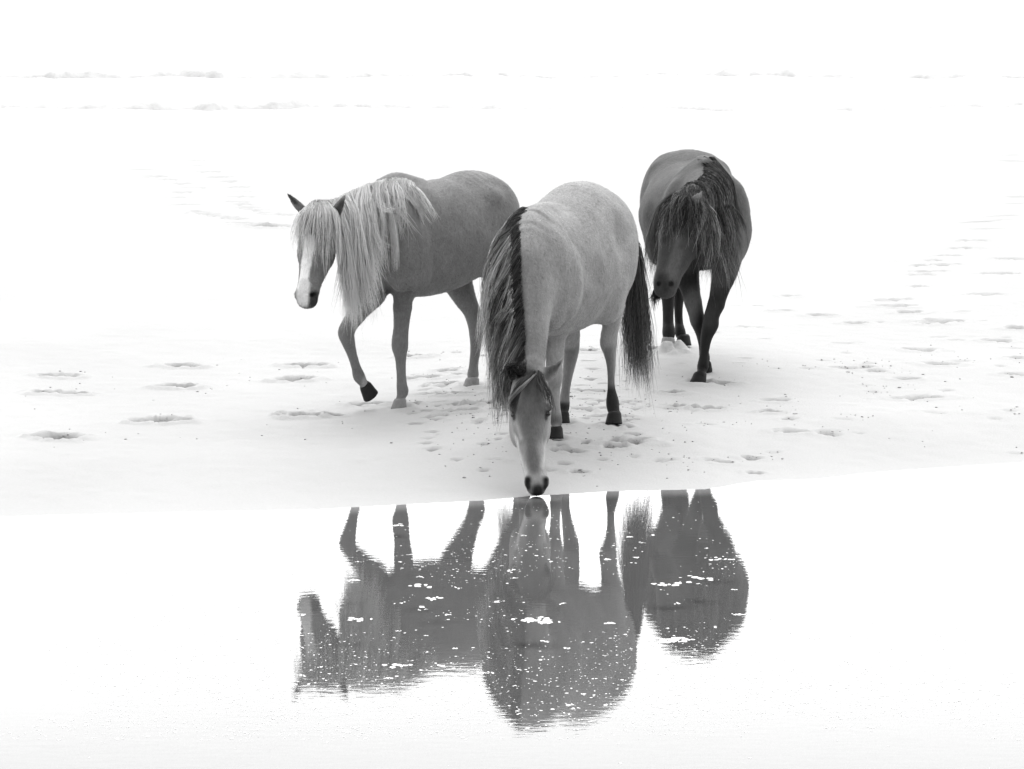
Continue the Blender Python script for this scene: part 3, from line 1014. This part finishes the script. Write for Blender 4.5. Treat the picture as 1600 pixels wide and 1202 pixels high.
# ================================================================== middle pony: head down at the water's edge
def horse_b():
    H = Horse(.246, 19.81, 0.1714, 22, 'pale dun pony with dark lower legs, head lowered to drink at the pool edge')
    b, l = H.b, H.l
    H.trunk([(.56, .98, .72, .13), (.45, 1.12, .62, .20), (.30, 1.25, .575, .24), (.05, 1.26, .54, .295), (-.18, 1.32, .55, .308),
             (-.4, 1.385, .67, .282), (-.55, 1.33, .78, .25), (-.68, 1.16, .90, .14)])
    for s in (1, -1):
        b.blob(l(-.45, s * .15, .97), (.22, .15, .30), .06)
        b.blob(l(-.25, s * .20, .74), (.13, .09, .16), .06)
        b.blob(l(.40, s * .14, .88), (.15, .10, .27), .05)
        b.blob(l(.54, s * .11, .82), (.09, .08, .11), .05)
    anatomy(b, l)
    b.tube([(l(.42, 0, 1.17), .05, .06), (l(.28, 0, 1.235), .05, .045), (l(.1, 0, 1.24), .05, .04)], H.L, .06)
    b.tube([(l(.38, 0, .98), .19, .29), (P(829, 408, 19.42), .155, .25), (P(828, 465, 19.22), .120, .20), (P(829, 525, 19.02), .088, .15), (P(829, 572, 18.9), .075, .11)], normed([.98, -.2, 0]), .05, 5)
    hl = normed([.995, -.08, 0])
    hf = np.array([-.08, -.995, 0])
    HR = np.stack([hf, hl, H.U])
    H.head([(P(829, 578, 18.86), .066, .085), (P(828, 606, 18.80), .098, .115), (P(828, 642, 18.74), .112, .135), (P(829, 678, 18.67), .092, .11),
            (P(832, 712, 18.59), .068, .082), (P(836, 738, 18.54), .060, .068), (P(838, 757, 18.50), .060, .056), (P(838, 764, 18.49), .050, .046)], hl)
    for s in (1, -1):
        b.blob(P(828, 668, 18.80) + hl * s * .060, (.11, .05, .11), .03, HR)
        b.blob(P(828, 636, 18.66) + hl * s * .092, (.032, .028, .024), .02, HR)
    n1, n2 = P(823, 753, 18.46), P(855, 751, 18.46)
    b.blob(P(827, 753, 18.48), (.026, .026, .034), .015, HR); b.blob(P(851, 752, 18.48), (.026, .026, .034), .015, HR)
    for q in (n1, n2):
        b.carve(q, .014, .012); b.carve(q + np.array([0, .004, -.018]), .011, .012)
    # ears
    for s in (1, -1):
        b.carve(P(829, 690, 18.60) + hl * s * .115, .045, .03)            # hollow below the eye, beside the nose bone
    b.tube([(P(845, 592, 18.84), .032, .024), (P(856, 585, 18.82), .042, .022), (P(868, 575, 18.82), .030, .014), (P(882, 556, 18.83), .004, .004)], np.array([.6, 0, .8]), .02)
    b.tube([(P(812, 590, 18.84), .026, .022), (P(802, 584, 18.82), .030, .018), (P(793, 578, 18.83), .02, .012), (P(784, 572, 18.84), .004, .004)], np.array([-.6, 0, .8]), .02)
    # left fore
    g = PG(869, 685); D = g[1]
    b.limb([(l(.36, .15, .84), .11, .14), (P(868, 498, D), .072, .09), (P(867, 540, D), .050, .06)], .05)
    b.limb([(P(867, 540, D), .050, .06), (P(866, 570, D), .043, .047), (P(866, 588, D - .02), .046, .048), (P(867, 608, D), .032, .038), (P(868, 635, D), .028, .034), (P(869, 657, D), .034, .040),
            (P(869, 667, D - .02), .029, .031), (P(869, 673, D - .03), .036, .036)], .012)
    hoof(H.root, H.o, P(869, 671, D - .03), H.F, (0, -.2, -1), .036, .046, .052, M_HOOF_DARK)
    # right fore (behind the head)
    g = PG(818, 688); D2 = g[1]
    b.limb([(l(.36, -.15, .84), .11, .14), (P(818, 500, D2 + .02), .072, .09), (P(818, 540, D2), .050, .06)], .05)
    b.limb([(P(818, 540, D2), .050, .06), (P(818, 572, D2), .043, .047), (P(818, 590, D2 - .02), .046, .048), (P(818, 610, D2), .032, .038), (P(819, 637, D2), .028, .034), (P(819, 660, D2), .034, .040),
            (P(819, 670, D2 - .02), .029, .031), (P(818, 676, D2 - .03), .036, .036)], .012)
    hoof(H.root, H.o, P(818, 674, D2 - .03), H.F, (0, -.2, -1), .036, .046, .052, M_HOOF_DARK)
    # left hind
    g = PG(960, 664); D3 = g[1]
    b.limb([(l(-.40, .14, .98), .15, .19), (l(-.30, .18, .76), .11, .15), (P(957, 480, D3 - .04), .066, .10), (P(955, 503, D3), .050, .066), (P(952, 522, D3 + .05), .043, .056)], .05)
    b.limb([(P(952, 522, D3 + .05), .043, .056), (P(951, 536, D3 + .08), .045, .058), (P(953, 552, D3 + .08), .036, .046), (P(955, 572, D3 + .05), .027, .036), (P(955, 602, D3 + .03), .021, .031),
            (P(957, 627, D3 + .02), .036, .042), (P(958, 638, D3), .036, .036), (P(960, 646, D3 - .02), .034, .034), (P(960, 650, D3 - .03), .040, .040)], .012)
    hoof(H.root, H.o, P(960, 648, D3 - .03), H.F, (0, -.2, -1), .039, .050, .055, M_HOOF_DARK)
    # right hind
    g = PG(880, 664); D4 = g[1]
    b.limb([(l(-.40, -.14, .98), .15, .19), (l(-.34, -.16, .76), .11, .15), (P(888, 502, D4 + .02), .062, .09), (P(891, 525, D4 + .06), .050, .062)], .05)
    b.limb([(P(891, 525, D4 + .06), .050, .062), (P(893, 545, D4 + .12), .041, .056), (P(890, 566, D4 + .1), .036, .044), (P(886, 592, D4 + .06), .030, .035), (P(883, 615, D4 + .03), .028, .034),
            (P(881, 632, D4 + .02), .034, .042), (P(880, 642, D4), .032, .034), (P(879, 648, D4 - .02), .036, .036)], .012)
    hoof(H.root, H.o, P(879, 647, D4 - .02), H.F, (0, -.2, -1), .037, .047, .052, M_HOOF_DARK)
    T = .265
    H.dab(P(829, 420, 19.1), P(829, 560, 18.9), .2, .16, .9)
    H.dab(P(829, 585, 18.72), P(829, 680, 18.60), .12, .065, .8)
    H.dab(P(830, 690, 18.58), P(836, 735, 18.5), .052, .12, .8)
    H.dab(P(804, 685, 18.64), P(818, 740, 18.5), .04, .5, 1.0)
    H.dab(P(855, 690, 18.64), P(853, 728, 18.5), .03, .4, 1.0)
    H.dab(P(803, 660, 18.62), P(813, 685, 18.57), .034, .32, 1.0)
    H.dab(P(839, 766, 18.46), P(839, 774, 18.46), .05, .02, .6)
    H.dab(n1, n1 - H.U * .03, .036, .010, .7); H.dab(n2, n2 - H.U * .03, .034, .010, .7)
    H.dab(P(852, 588, 18.78), P(874, 570, 18.78), .045, .09, .8)
    H.dab(P(801, 646, 18.64), P(804, 654, 18.64), .026, .03, .8); H.dab(P(857, 644, 18.64), P(854, 652, 18.64), .026, .03, .8)
    H.dab(P(958, 606, D3), P(960, 655, D3), .07, .018, .35)
    H.dab(P(951, 545, D3 + .05), P(956, 595, D3), .06, .12, .9)
    H.dab(P(881, 640, D4), P(879, 655, D4), .065, .018, .35)
    H.dab(P(892, 530, D4 + .1), P(884, 620, D4), .06, .15, .9)
    H.dab(P(868, 655, D), P(869, 680, D), .06, .05, .6)
    H.dab(P(860, 540, D), P(850, 530, D + .1), .05, .07, .9)  # shade of the recess between neck and foreleg, painted on the coat
    H.dab(P(818, 655, D2), P(818, 680, D2), .06, .05, .6)
    H.finish(T)
    eye(H.root, H.o, P(803, 648, 18.665), .019); eye(H.root, H.o, P(855, 646, 18.665), .019)
    # mane falls on the animal's right side (left in the picture) from a parting along the crest
    h = Hair()
    roots = [P(828, 330, 19.46), P(815, 360, 19.28), P(812, 410, 19.12), P(814, 460, 18.98), P(818, 510, 18.86), P(818, 560, 18.8)]
    mids = [P(792, 382, 19.38), P(777, 436, 19.24), P(778, 490, 19.1), P(783, 532, 18.98), P(789, 568, 18.88), P(789, 604, 18.82)]
    tips = [P(772, 448, 19.34), P(764, 525, 19.2), P(780, 575, 19.06), P(787, 605, 18.96), P(791, 632, 18.88), P(794, 655, 18.80)]
    h.sweep(roots, mids, tips, 60, 36, .016, .010, .035, tones=(.07, .42), tv=(.4, 2.0), var=.5, frizz=.02, lenvar=.5)  # tips paler than roots: light on the outer hair painted into the tone
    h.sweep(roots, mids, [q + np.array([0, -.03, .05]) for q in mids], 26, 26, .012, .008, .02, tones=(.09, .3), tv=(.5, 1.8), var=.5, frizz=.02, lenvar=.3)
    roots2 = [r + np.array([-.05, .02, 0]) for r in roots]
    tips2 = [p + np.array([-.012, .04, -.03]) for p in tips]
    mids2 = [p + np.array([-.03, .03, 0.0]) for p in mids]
    h.sweep(roots2, mids2, tips2, 40, 24, .018, .008, .035, s1=.75, tones=(.45, .93), tv=(.5, 1.3), var=.5, frizz=.02, lenvar=.4)  # pale outer layer: back light put into the strand tone
    for i in range(16):
        x = 776 + rng.random() * 16
        h.lock([P(x + 14, 520, 18.95), P(x + 2, 555, 18.92), P(x, 595, 18.9), P(x - 3 + rng.normal() * 6, 625 + rng.normal() * 18, 18.88)], 9, .012, .006, tones=(.1, .3), frizz=.014)
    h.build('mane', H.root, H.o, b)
    h = Hair()
    for i in range(20):                                                 # tangled hank by the ear
        r0 = rng.uniform(.005, .045)
        c = P(802 + rng.normal() * 3, 577 + rng.normal() * 4, 18.76)
        an, st = rng.uniform(0, 6.28), rng.uniform(.5, 1.1)
        h.lock([c + np.array([math.cos(an + q * st) * r0 * 1.3, rng.normal() * .02 - .02, math.sin(an + q * st) * r0 * (1 + .2 * rng.normal())]) for q in range(4)], 18, .010, .008,
               tones=(.04, .09 if i % 4 else .28), var=.5, frizz=.014)
    for i in range(12):
        u = rng.random()
        h.lock([P(832 + 6 * u, 582, 18.76), P(814 + 4 * u, 598, 18.64), P(802 + 6 * u, 618, 18.6), P(795 + 12 * u, 640 + 10 * u, 18.6)], 24, .010, .006, tones=(.05, .10), frizz=.01)
    for i in range(3):
        h.lock([P(838, 584, 18.74), P(818, 602 + i, 18.6), P(800, 620 + i, 18.58), P(789, 640, 18.6)], 16, .005, .003, tones=(.3, .4), frizz=.005)
    for i in range(8):
        u = rng.random()
        if i > 4:
            break
        h.lock([P(836 + 8 * u, 582, 18.78), P(838 + 16 * u, 600, 18.66), P(845 + 18 * u, 618 + 6 * u, 18.62), P(848 + 20 * u, 630 + 40 * u, 18.62)], 12, .012, .006, tones=(.06, .16), frizz=.014)
    h.build('forelock', H.root, H.o, b)
    h = Hair()
    for i in range(60):
        a, c, e = rng.normal(), rng.normal(), rng.normal()
        h.lock([P(940, 330, 20.44), P(986 + 2 * a, 372, 20.58), P(993 + 4 * a, 440, 20.66 + .02 * c), P(995 + 9 * a, 520, 20.66 + .04 * c), P(999 + 12 * a + 3 * e, 598 + 14 * e, 20.62 + .05 * c)], 34, .012, .009,
               tones=(.03 + .04 * (i % 4 == 0), .09 + .14 * abs(e)), var=.5, frizz=.03, lenvar=.5)
    h.build('tail', H.root, H.o, b)


# ================================================================== right pony: dark, coming straight on
def horse_c():
    H = Horse(1.161, 22.53, 0.2627, -5, 'dark shaggy pony walking straight on with windblown mane, farthest back at right')
    b, l = H.b, H.l
    H.trunk([(.58, 1.0, .70, .15), (.45, 1.16, .62, .225), (.30, 1.26, .60, .265), (.05, 1.245, .585, .335), (-.18, 1.265, .60, .345),
             (-.4, 1.325, .70, .30), (-.55, 1.29, .80, .25), (-.68, 1.14, .90, .14)])
    for s in (1, -1):
        b.blob(l(-.45, s * .13, .98), (.22, .15, .29), .06)
        b.blob(l(-.26, s * .20, .74), (.13, .09, .16), .06)
        b.blob(l(.40, s * .17, .90), (.15, .11, .27), .05)
        b.blob(l(.56, s * .12, .83), (.09, .09, .12), .05)
    anatomy(b, l)
    b.tube([(l(.42, 0, 1.24), .05, .06), (l(.28, 0, 1.265), .05, .045), (l(.1, 0, 1.225), .05, .04)], H.L, .06)
    b.tube([(l(.33, 0, 1.0), .20, .29), (P(1098, 330, 21.85), .145, .21), (P(1090, 325, 21.65), .11, .16), (P(1083, 318, 21.52), .08, .115)], normed([1, .15, 0]), .05, 5)
    hl = normed([.89, -.44, .12]); hf = normed([-.44, -.89, 0])
    HR = np.stack([hf, np.cross([0, 0, 1.], hf), [0, 0, 1.]])
    H.head([(P(1081, 312, 21.5), .070, .085), (P(1070, 338, 21.46), .112, .12), (P(1063, 368, 21.42), .124, .14), (P(1055, 398, 21.37), .102, .118),
            (P(1046, 424, 21.32), .080, .09), (P(1041, 442, 21.29), .077, .078), (P(1039, 453, 21.28), .068, .066)], hl)
    for s in (1, -1):
        b.blob(P(1067, 382, 21.48) + hl * s * .055, (.10, .05, .10), .03, HR)
        b.blob(P(1072, 350, 21.38) + hl * s * .088, (.03, .026, .022), .02, HR)
    n1, n2 = P(1049, 443, 21.21), P(1027, 444, 21.21)
    b.blob(P(1046, 443, 21.25), (.026, .026, .032), .015, HR); b.blob(P(1029, 443, 21.26), (.026, .026, .032), .015, HR)
    b.carve(n1, .016, .012); b.carve(n2, .014, .012)
    b.tube([(P(1078, 326, 21.40), .030, .024), (P(1084, 316, 21.32), .034, .019), (P(1091, 308, 21.29), .023, .012), (P(1098, 298, 21.29), .004, .004)], normed([.8, 0, -.6]), .02)
    b.tube([(P(1062, 320, 21.5), .028, .022), (P(1057, 312, 21.5), .028, .017), (P(1053, 306, 21.5), .018, .011), (P(1050, 300, 21.5), .004, .004)], hl, .02)
    # left fore, planted, crossing inwards
    g = PG(1094, 597); D = g[1]
    b.limb([(l(.38, .16, .84), .12, .14), (P(1132, 425, D - .02), .080, .09), (P(1126, 448, D - .03), .062, .068), (P(1119, 476, D - .04), .049, .054)], .05)
    b.limb([(P(1119, 476, D - .04), .049, .054), (P(1112, 494, D - .05), .044, .048), (P(1110, 508, D - .05), .047, .049), (P(1104, 526, D - .03), .037, .042), (P(1101, 548, D - .01), .030, .035),
            (P(1099, 564, D), .032, .037), (P(1098, 574, D + .02), .036, .042), (P(1096, 582, D - .01), .029, .031), (P(1094, 587, D - .03), .037, .037)], .012)
    hoof(H.root, H.o, P(1094, 586, D - .02), normed([-.7, -.7, 0]), (-.12, -.2, -1), .040, .050, .052, M_HOOF_DARK)
    # right fore, swinging behind it
    b.limb([(l(.38, -.15, .84), .12, .14), (P(1072, 425, 22.0), .082, .09), (P(1078, 450, 21.96), .062, .068), (P(1083, 472, 21.93), .050, .054)], .05)
    b.limb([(P(1083, 472, 21.93), .050, .054), (P(1088, 492, 21.92), .044, .047), (P(1090, 502, 21.93), .043, .047), (P(1094, 520, 22.0), .031, .038), (P(1098, 540, 22.1), .028, .034),
            (P(1101, 558, 22.2), .034, .038), (P(1102, 566, 22.24), .029, .03), (P(1102, 571, 22.26), .035, .035)], .012)
    hoof(H.root, H.o, P(1102, 570, 22.25), np.array([0, -.5, -.8]), np.array([0, .75, -.6]), .038, .048, .052, M_HOOF_DARK)
    # hind legs
    for (top, pts, hx, hy, s) in [(-1, [(1050, 420, .052), (1046, 440, .048), (1044, 460, .042), (1044, 482, .037), (1044, 505, .036), (1045, 520, .041), (1044, 529, .035)], 1044, 546, -1),
                                  (1, [(1066, 420, .050), (1063, 438, .046), (1061, 460, .038), (1060, 482, .031), (1061, 505, .030), (1063, 520, .036), (1066, 529, .031)], 1068, 542, 1)]:
        g = PG(hx, hy); D2 = g[1]
        b.limb([(l(-.42, s * .13, .98), .15, .19), (l(-.36, s * .15, .76), .11, .14), (P(pts[0][0], 405, D2 + .02), .062, .085), (P(pts[0][0], pts[0][1], D2 + .08), .05, .06)], .05)
        b.limb([(P(x, y, D2 + (.10 if y < 450 else .06 if y < 515 else .02)), r, r * 1.15) for x, y, r in pts], .012)
        hoof(H.root, H.o, P(hx, hy - 15, D2), H.F, (0, -.2, -1), .042, .052, .055, M_HOOF_SANDY if s < 0 else M_HOOF_DARK)
    T = .088
    H.dab(l(-.1, -.3, 1.1), l(.45, -.25, 1.05), .22, .10, .9)  # highlight on the upper right back and shoulder, painted into the coat
    for a_, b_ in [((1132, 440, D), (1098, 590, D)), ((1072, 440, 21.98), (1101, 580, 22.2)), ((1046, 425, 23.35), (1044, 545, 23.25)), ((1064, 425, 23.45), (1066, 545, 23.4))]:
        H.dab(P(*a_), P(*b_), .15, .016, .5)
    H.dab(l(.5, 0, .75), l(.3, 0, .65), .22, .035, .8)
    H.dab(P(1081, 312, 21.5), P(1041, 445, 21.3), .2, .058, .4)
    H.dab(P(1062, 395, 21.25), P(1054, 430, 21.22), .05, .10, 1.0)
    H.dab(P(1030, 436, 21.2), P(1036, 450, 21.2), .052, .03, .9)
    H.dab(P(1060, 372, 21.2), P(1048, 420, 21.2), .034, .10, 1.0)  # light along the nose bridge, painted as a paler tone
    H.dab(P(1076, 360, 21.3), P(1078, 368, 21.3), .035, .025, .9); H.dab(P(1037, 366, 21.3), P(1036, 374, 21.3), .035, .025, .9)
    H.dab(P(1030, 447, 21.25), P(1036, 458, 21.25), .045, .05, .8)
    H.dab(n1, n1, .022, .006, .6); H.dab(n2, n2, .02, .006, .6)
    H.dab(P(1083, 318, 21.28), P(1096, 302, 21.26), .04, .22, 1.0)
    H.finish(T)
    eye(H.root, H.o, P(1064, 364, 21.42) + hl * .100 + hf * .055, .020); eye(H.root, H.o, P(1064, 366, 21.42) - hl * .100 + hf * .055, .020)
    h = Hair()
    roots = [P(1101, 252, 22.2), P(1099, 268, 22.0), P(1094, 284, 21.84), P(1088, 296, 21.7), P(1082, 306, 21.55)]
    mids = [P(1128, 300, 22.06), P(1130, 325, 21.9), P(1125, 345, 21.72), P(1112, 350, 21.55), P(1098, 350, 21.42)]
    tips = [P(1146, 358, 21.98), P(1140, 398, 21.83), P(1134, 425, 21.7), P(1118, 430, 21.5), P(1108, 410, 21.38)]
    h.sweep(roots, mids, tips, 60, 36, .018, .012, .04, tones=(.035, .14), tv=(.35, 3), var=.7, frizz=.035, lenvar=.5)
    for i in range(26):                                                 # sun-bleached wisps beside the face
        u, v = rng.random(), rng.random()
        tt = [(.04, .08), (.06, .16), (.10, .45), (.16, .6)][rng.integers(4)]
        h.lock([P(1088 + 10 * u, 300 + 20 * v, 21.5), P(1100 + 14 * u, 335 + 20 * v, 21.36), P(1096 + 22 * u, 372 + 24 * v, 21.31), P(1091 + 28 * u + rng.normal() * 4, 398 + 40 * v + rng.normal() * 8, 21.33)],
               13, .012, .003, tones=tt, var=.5, frizz=.03, lenvar=.6)
    midl = [P(1068, 285, 22.02), P(1054, 302, 21.86), P(1044, 318, 21.74), P(1042, 325, 21.6), P(1048, 325, 21.5)]
    tipl = [P(1040, 320, 21.96), P(1026, 350, 21.84), P(1016, 395, 21.7), P(1014, 425, 21.6), P(1020, 440, 21.5)]
    h.sweep(roots, midl, tipl, 9, 22, .014, .006, .03, s0=.5, bulge=.05, tones=(.03, .08), var=.6, frizz=.025, lenvar=.45)
    for i in range(9):
        h.lock([P(1056, 300, 21.75), P(1030, 322, 21.7), P(1013 + i, 372, 21.62), P(1010 + 2 * i, 430, 21.58)], 16, .010, .004, tones=(.14, .42), frizz=.014)
    h.build('mane', H.root, H.o, b)
    h = Hair()
    for i in range(30):
        u = (i + rng.random()) / 30
        h.lock([P(1073 + 16 * u, 296 + 5 * rng.random(), 21.56 - .05 * rng.random()), P(1060 + 30 * u, 316 + rng.normal() * 3, 21.34), P(1050 + 46 * u + rng.normal() * 4, 334, 21.27), P(1044 + 50 * u + rng.normal() * 6, 358 + 14 * u + rng.normal() * 10, 21.25)], 20, .014, .007,
               tones=(.03 + .10 * (i % 4 == 0), .08 + .34 * (i % 4 == 0)), var=.6, frizz=.03, lenvar=.45)
    h.build('forelock', H.root, H.o, b)
    h = Hair()
    for i in range(12):                                                 # tousled locks down the near cheek
        u, v = rng.random(), rng.random()
        h.lock([P(1066 + 8 * u, 300 + 4 * v, 21.46), P(1046 + 6 * u, 322 + 8 * v, 21.34), P(1034 + 10 * u + rng.normal() * 3, 350 + 10 * v, 21.28), P(1030 + 14 * u + rng.normal() * 5, 368 + 26 * v, 21.27)], 14, .012, .003,
               tones=[(.03, .07), (.05, .14), (.10, .40)][i % 3], var=.6, frizz=.03, lenvar=.55)
    h.build('forelock', H.root, H.o, b)
    h = Hair()                                                          # whiskery beard under the chin
    for i in range(16):
        x = 1020 + rng.random() * 12
        h.lock([P(x + 8, 448, 21.34), P(x + 3, 456, 21.32), P(x - 1, 464, 21.32), P(x - 4 + rng.normal() * 4, 470 + rng.normal() * 6, 21.32)], 12, .008, .005, tones=(.04, .09), frizz=.01)
    h.build('beard', H.root, H.o, b)
    h = Hair()
    for i in range(24):
        h.lock([l(-.66, 0, 1.14), l(-.74, rng.normal() * .02, 1.05), l(-.74 + rng.normal() * .02, rng.normal() * .05, .75), l(-.70 + rng.normal() * .03, rng.normal() * .05 - .03, .4 + rng.normal() * .06)], 30, .02, .01, tones=(.03, .07), frizz=.02)
    h.build('tail', H.root, H.o, b)


horse_a()
horse_b()
horse_c()


# ------------------------------------------------------------------ small loose stuff
def lumps(name, centres, sizes, mat, attrs_tone=None, flat=1.0, **props):
    """many small irregular lumps (12-triangle blobs) in one mesh"""
    t = (1 + 5 ** .5) / 2
    ico = np.array([(-1, t, 0), (1, t, 0), (-1, -t, 0), (1, -t, 0), (0, -1, t), (0, 1, t), (0, -1, -t), (0, 1, -t), (t, 0, -1), (t, 0, 1), (-t, 0, -1), (-t, 0, 1)]) / (1 + t * t) ** .5
    fc = np.array([(0, 11, 5), (0, 5, 1), (0, 1, 7), (0, 7, 10), (0, 10, 11), (1, 5, 9), (5, 11, 4), (11, 10, 2), (10, 7, 6), (7, 1, 8), (3, 9, 4), (3, 4, 2), (3, 2, 6), (3, 6, 8), (3, 8, 9), (4, 9, 5), (2, 4, 11), (6, 2, 10), (8, 6, 7), (9, 8, 1)])
    n = len(centres)
    V = ico[None] * rng.uniform(.7, 1.25, (n, 12, 1)) * np.asarray(sizes)[:, None, :]
    V = V + np.asarray(centres)[:, None, :]
    F = (fc[None] + (np.arange(n) * 12)[:, None, None]).reshape(-1, 3)
    at = None
    if attrs_tone is not None:
        at = {'tone': np.repeat(attrs_tone, 12)}
    me = mesh_from(name, V.reshape(-1, 3), F, True, at)
    return link(name, me, None, mat, kind='stuff', **props)


def build_clods():
    c, s, t = [], [], []
    big = [d for d in DENTS if d[2] > .07 and d[1] > 540]
    for _ in range(1100):
        r = rng.random()
        if r < .45:
            d = big[rng.integers(len(big))]
            px, py = d[0] + abs(rng.normal()) * 32 - 8, d[1] + rng.normal() * 4.5 - 2
        elif r < .8:
            px, py = rng.normal(870, 110), rng.normal(645, 38)
        else:
            px, py = rng.uniform(0, 1600), rng.uniform(560, 700)
            if rng.random() < .6:
                continue
        p = PG(px, py) if 500 < py < 778 else None
        if p is None or p[1] < shore(p[0]) + .05:
            continue
        k = rng.uniform(.002, .0055) * (1.8 if rng.random() < .08 else 1)
        c.append(p + np.array([0, 0, k * .1])); s.append((k * rng.uniform(1, 1.8), k * rng.uniform(1, 1.6), k * .7)); t.append(rng.uniform(.18, .36))
    lumps('sand_clods', np.array(c), np.array(s), M_SAND, np.array(t), label='crumbs of damp sand kicked up around the hoof prints')


def build_bubbles():
    c, s = [], []
    def spot(x, y, r, n=1):
        for _ in range(n):
            c.append((x + rng.normal() * r * 2 * (n > 1), y + rng.normal() * r * 3 * (n > 1),   .0005))
            k = r * rng.uniform(.5, 1.3)
            s.append((k * rng.uniform(1, 2.2), k * rng.uniform(1.2, 3), k * .05))
    n = 0
    while n < 6000:
        x, y = rng.uniform(-1.9, 2.0), rng.uniform(12.6, 18.3)
        if y > shore(x) - .15:
            continue
        dens = .12 + .88 * ss((17.6 - y) / 2.2)
        cl = N1(x * 1.6 + 5, y * .9) + .5 * N2(x * 4, y * 2.2)
        if rng.random() > dens * ss(.55 + cl * .9):
            continue
        spot(x, y, .0016 + .0028 * rng.random() ** 3)
        n += 1
    for _ in range(190):
        x, y = rng.uniform(-1.8, 1.9), rng.uniform(12.8, 17.4)
        spot(x, y, rng.uniform(.002, .0045), rng.integers(3, 14))
    for (px, py, k) in [(830, 968, 26), (850, 972, 20), (1095, 903, 14), (1045, 913, 12), (660, 915, 10), (675, 935, 8), (560, 968, 10), (620, 821, 8), (1130, 874, 8), (620, 1040, 8), (1060, 1000, 22), (1030, 1002, 14)]:
        p = P(px, py, 10); r = ray(px, py); q = np.array([0, 0, CAM_H]) - r * (CAM_H / r[2])
        for _ in range(k):
            c.append((q[0] + rng.normal() * .03, q[1] + rng.normal() * .025, .0005)); s.append((rng.uniform(.006, .016), rng.uniform(.01, .03), .0006))
    for _ in range(1800):                                               # thinner scatter over the rest of the pool
        x, y = rng.uniform(-9, 9), rng.uniform(5, 18)
        if y < shore(x) - .2 and not (-1.9 < x < 2.0 and y > 12.6):
            spot(x, y, .0018 + .0028 * rng.random() ** 3)
    lumps('foam_bubbles', np.array(c), np.array(s), M_BUBBLE, None, label='white flecks of foam and bubbles floating on the pool')


build_clods()
build_bubbles()
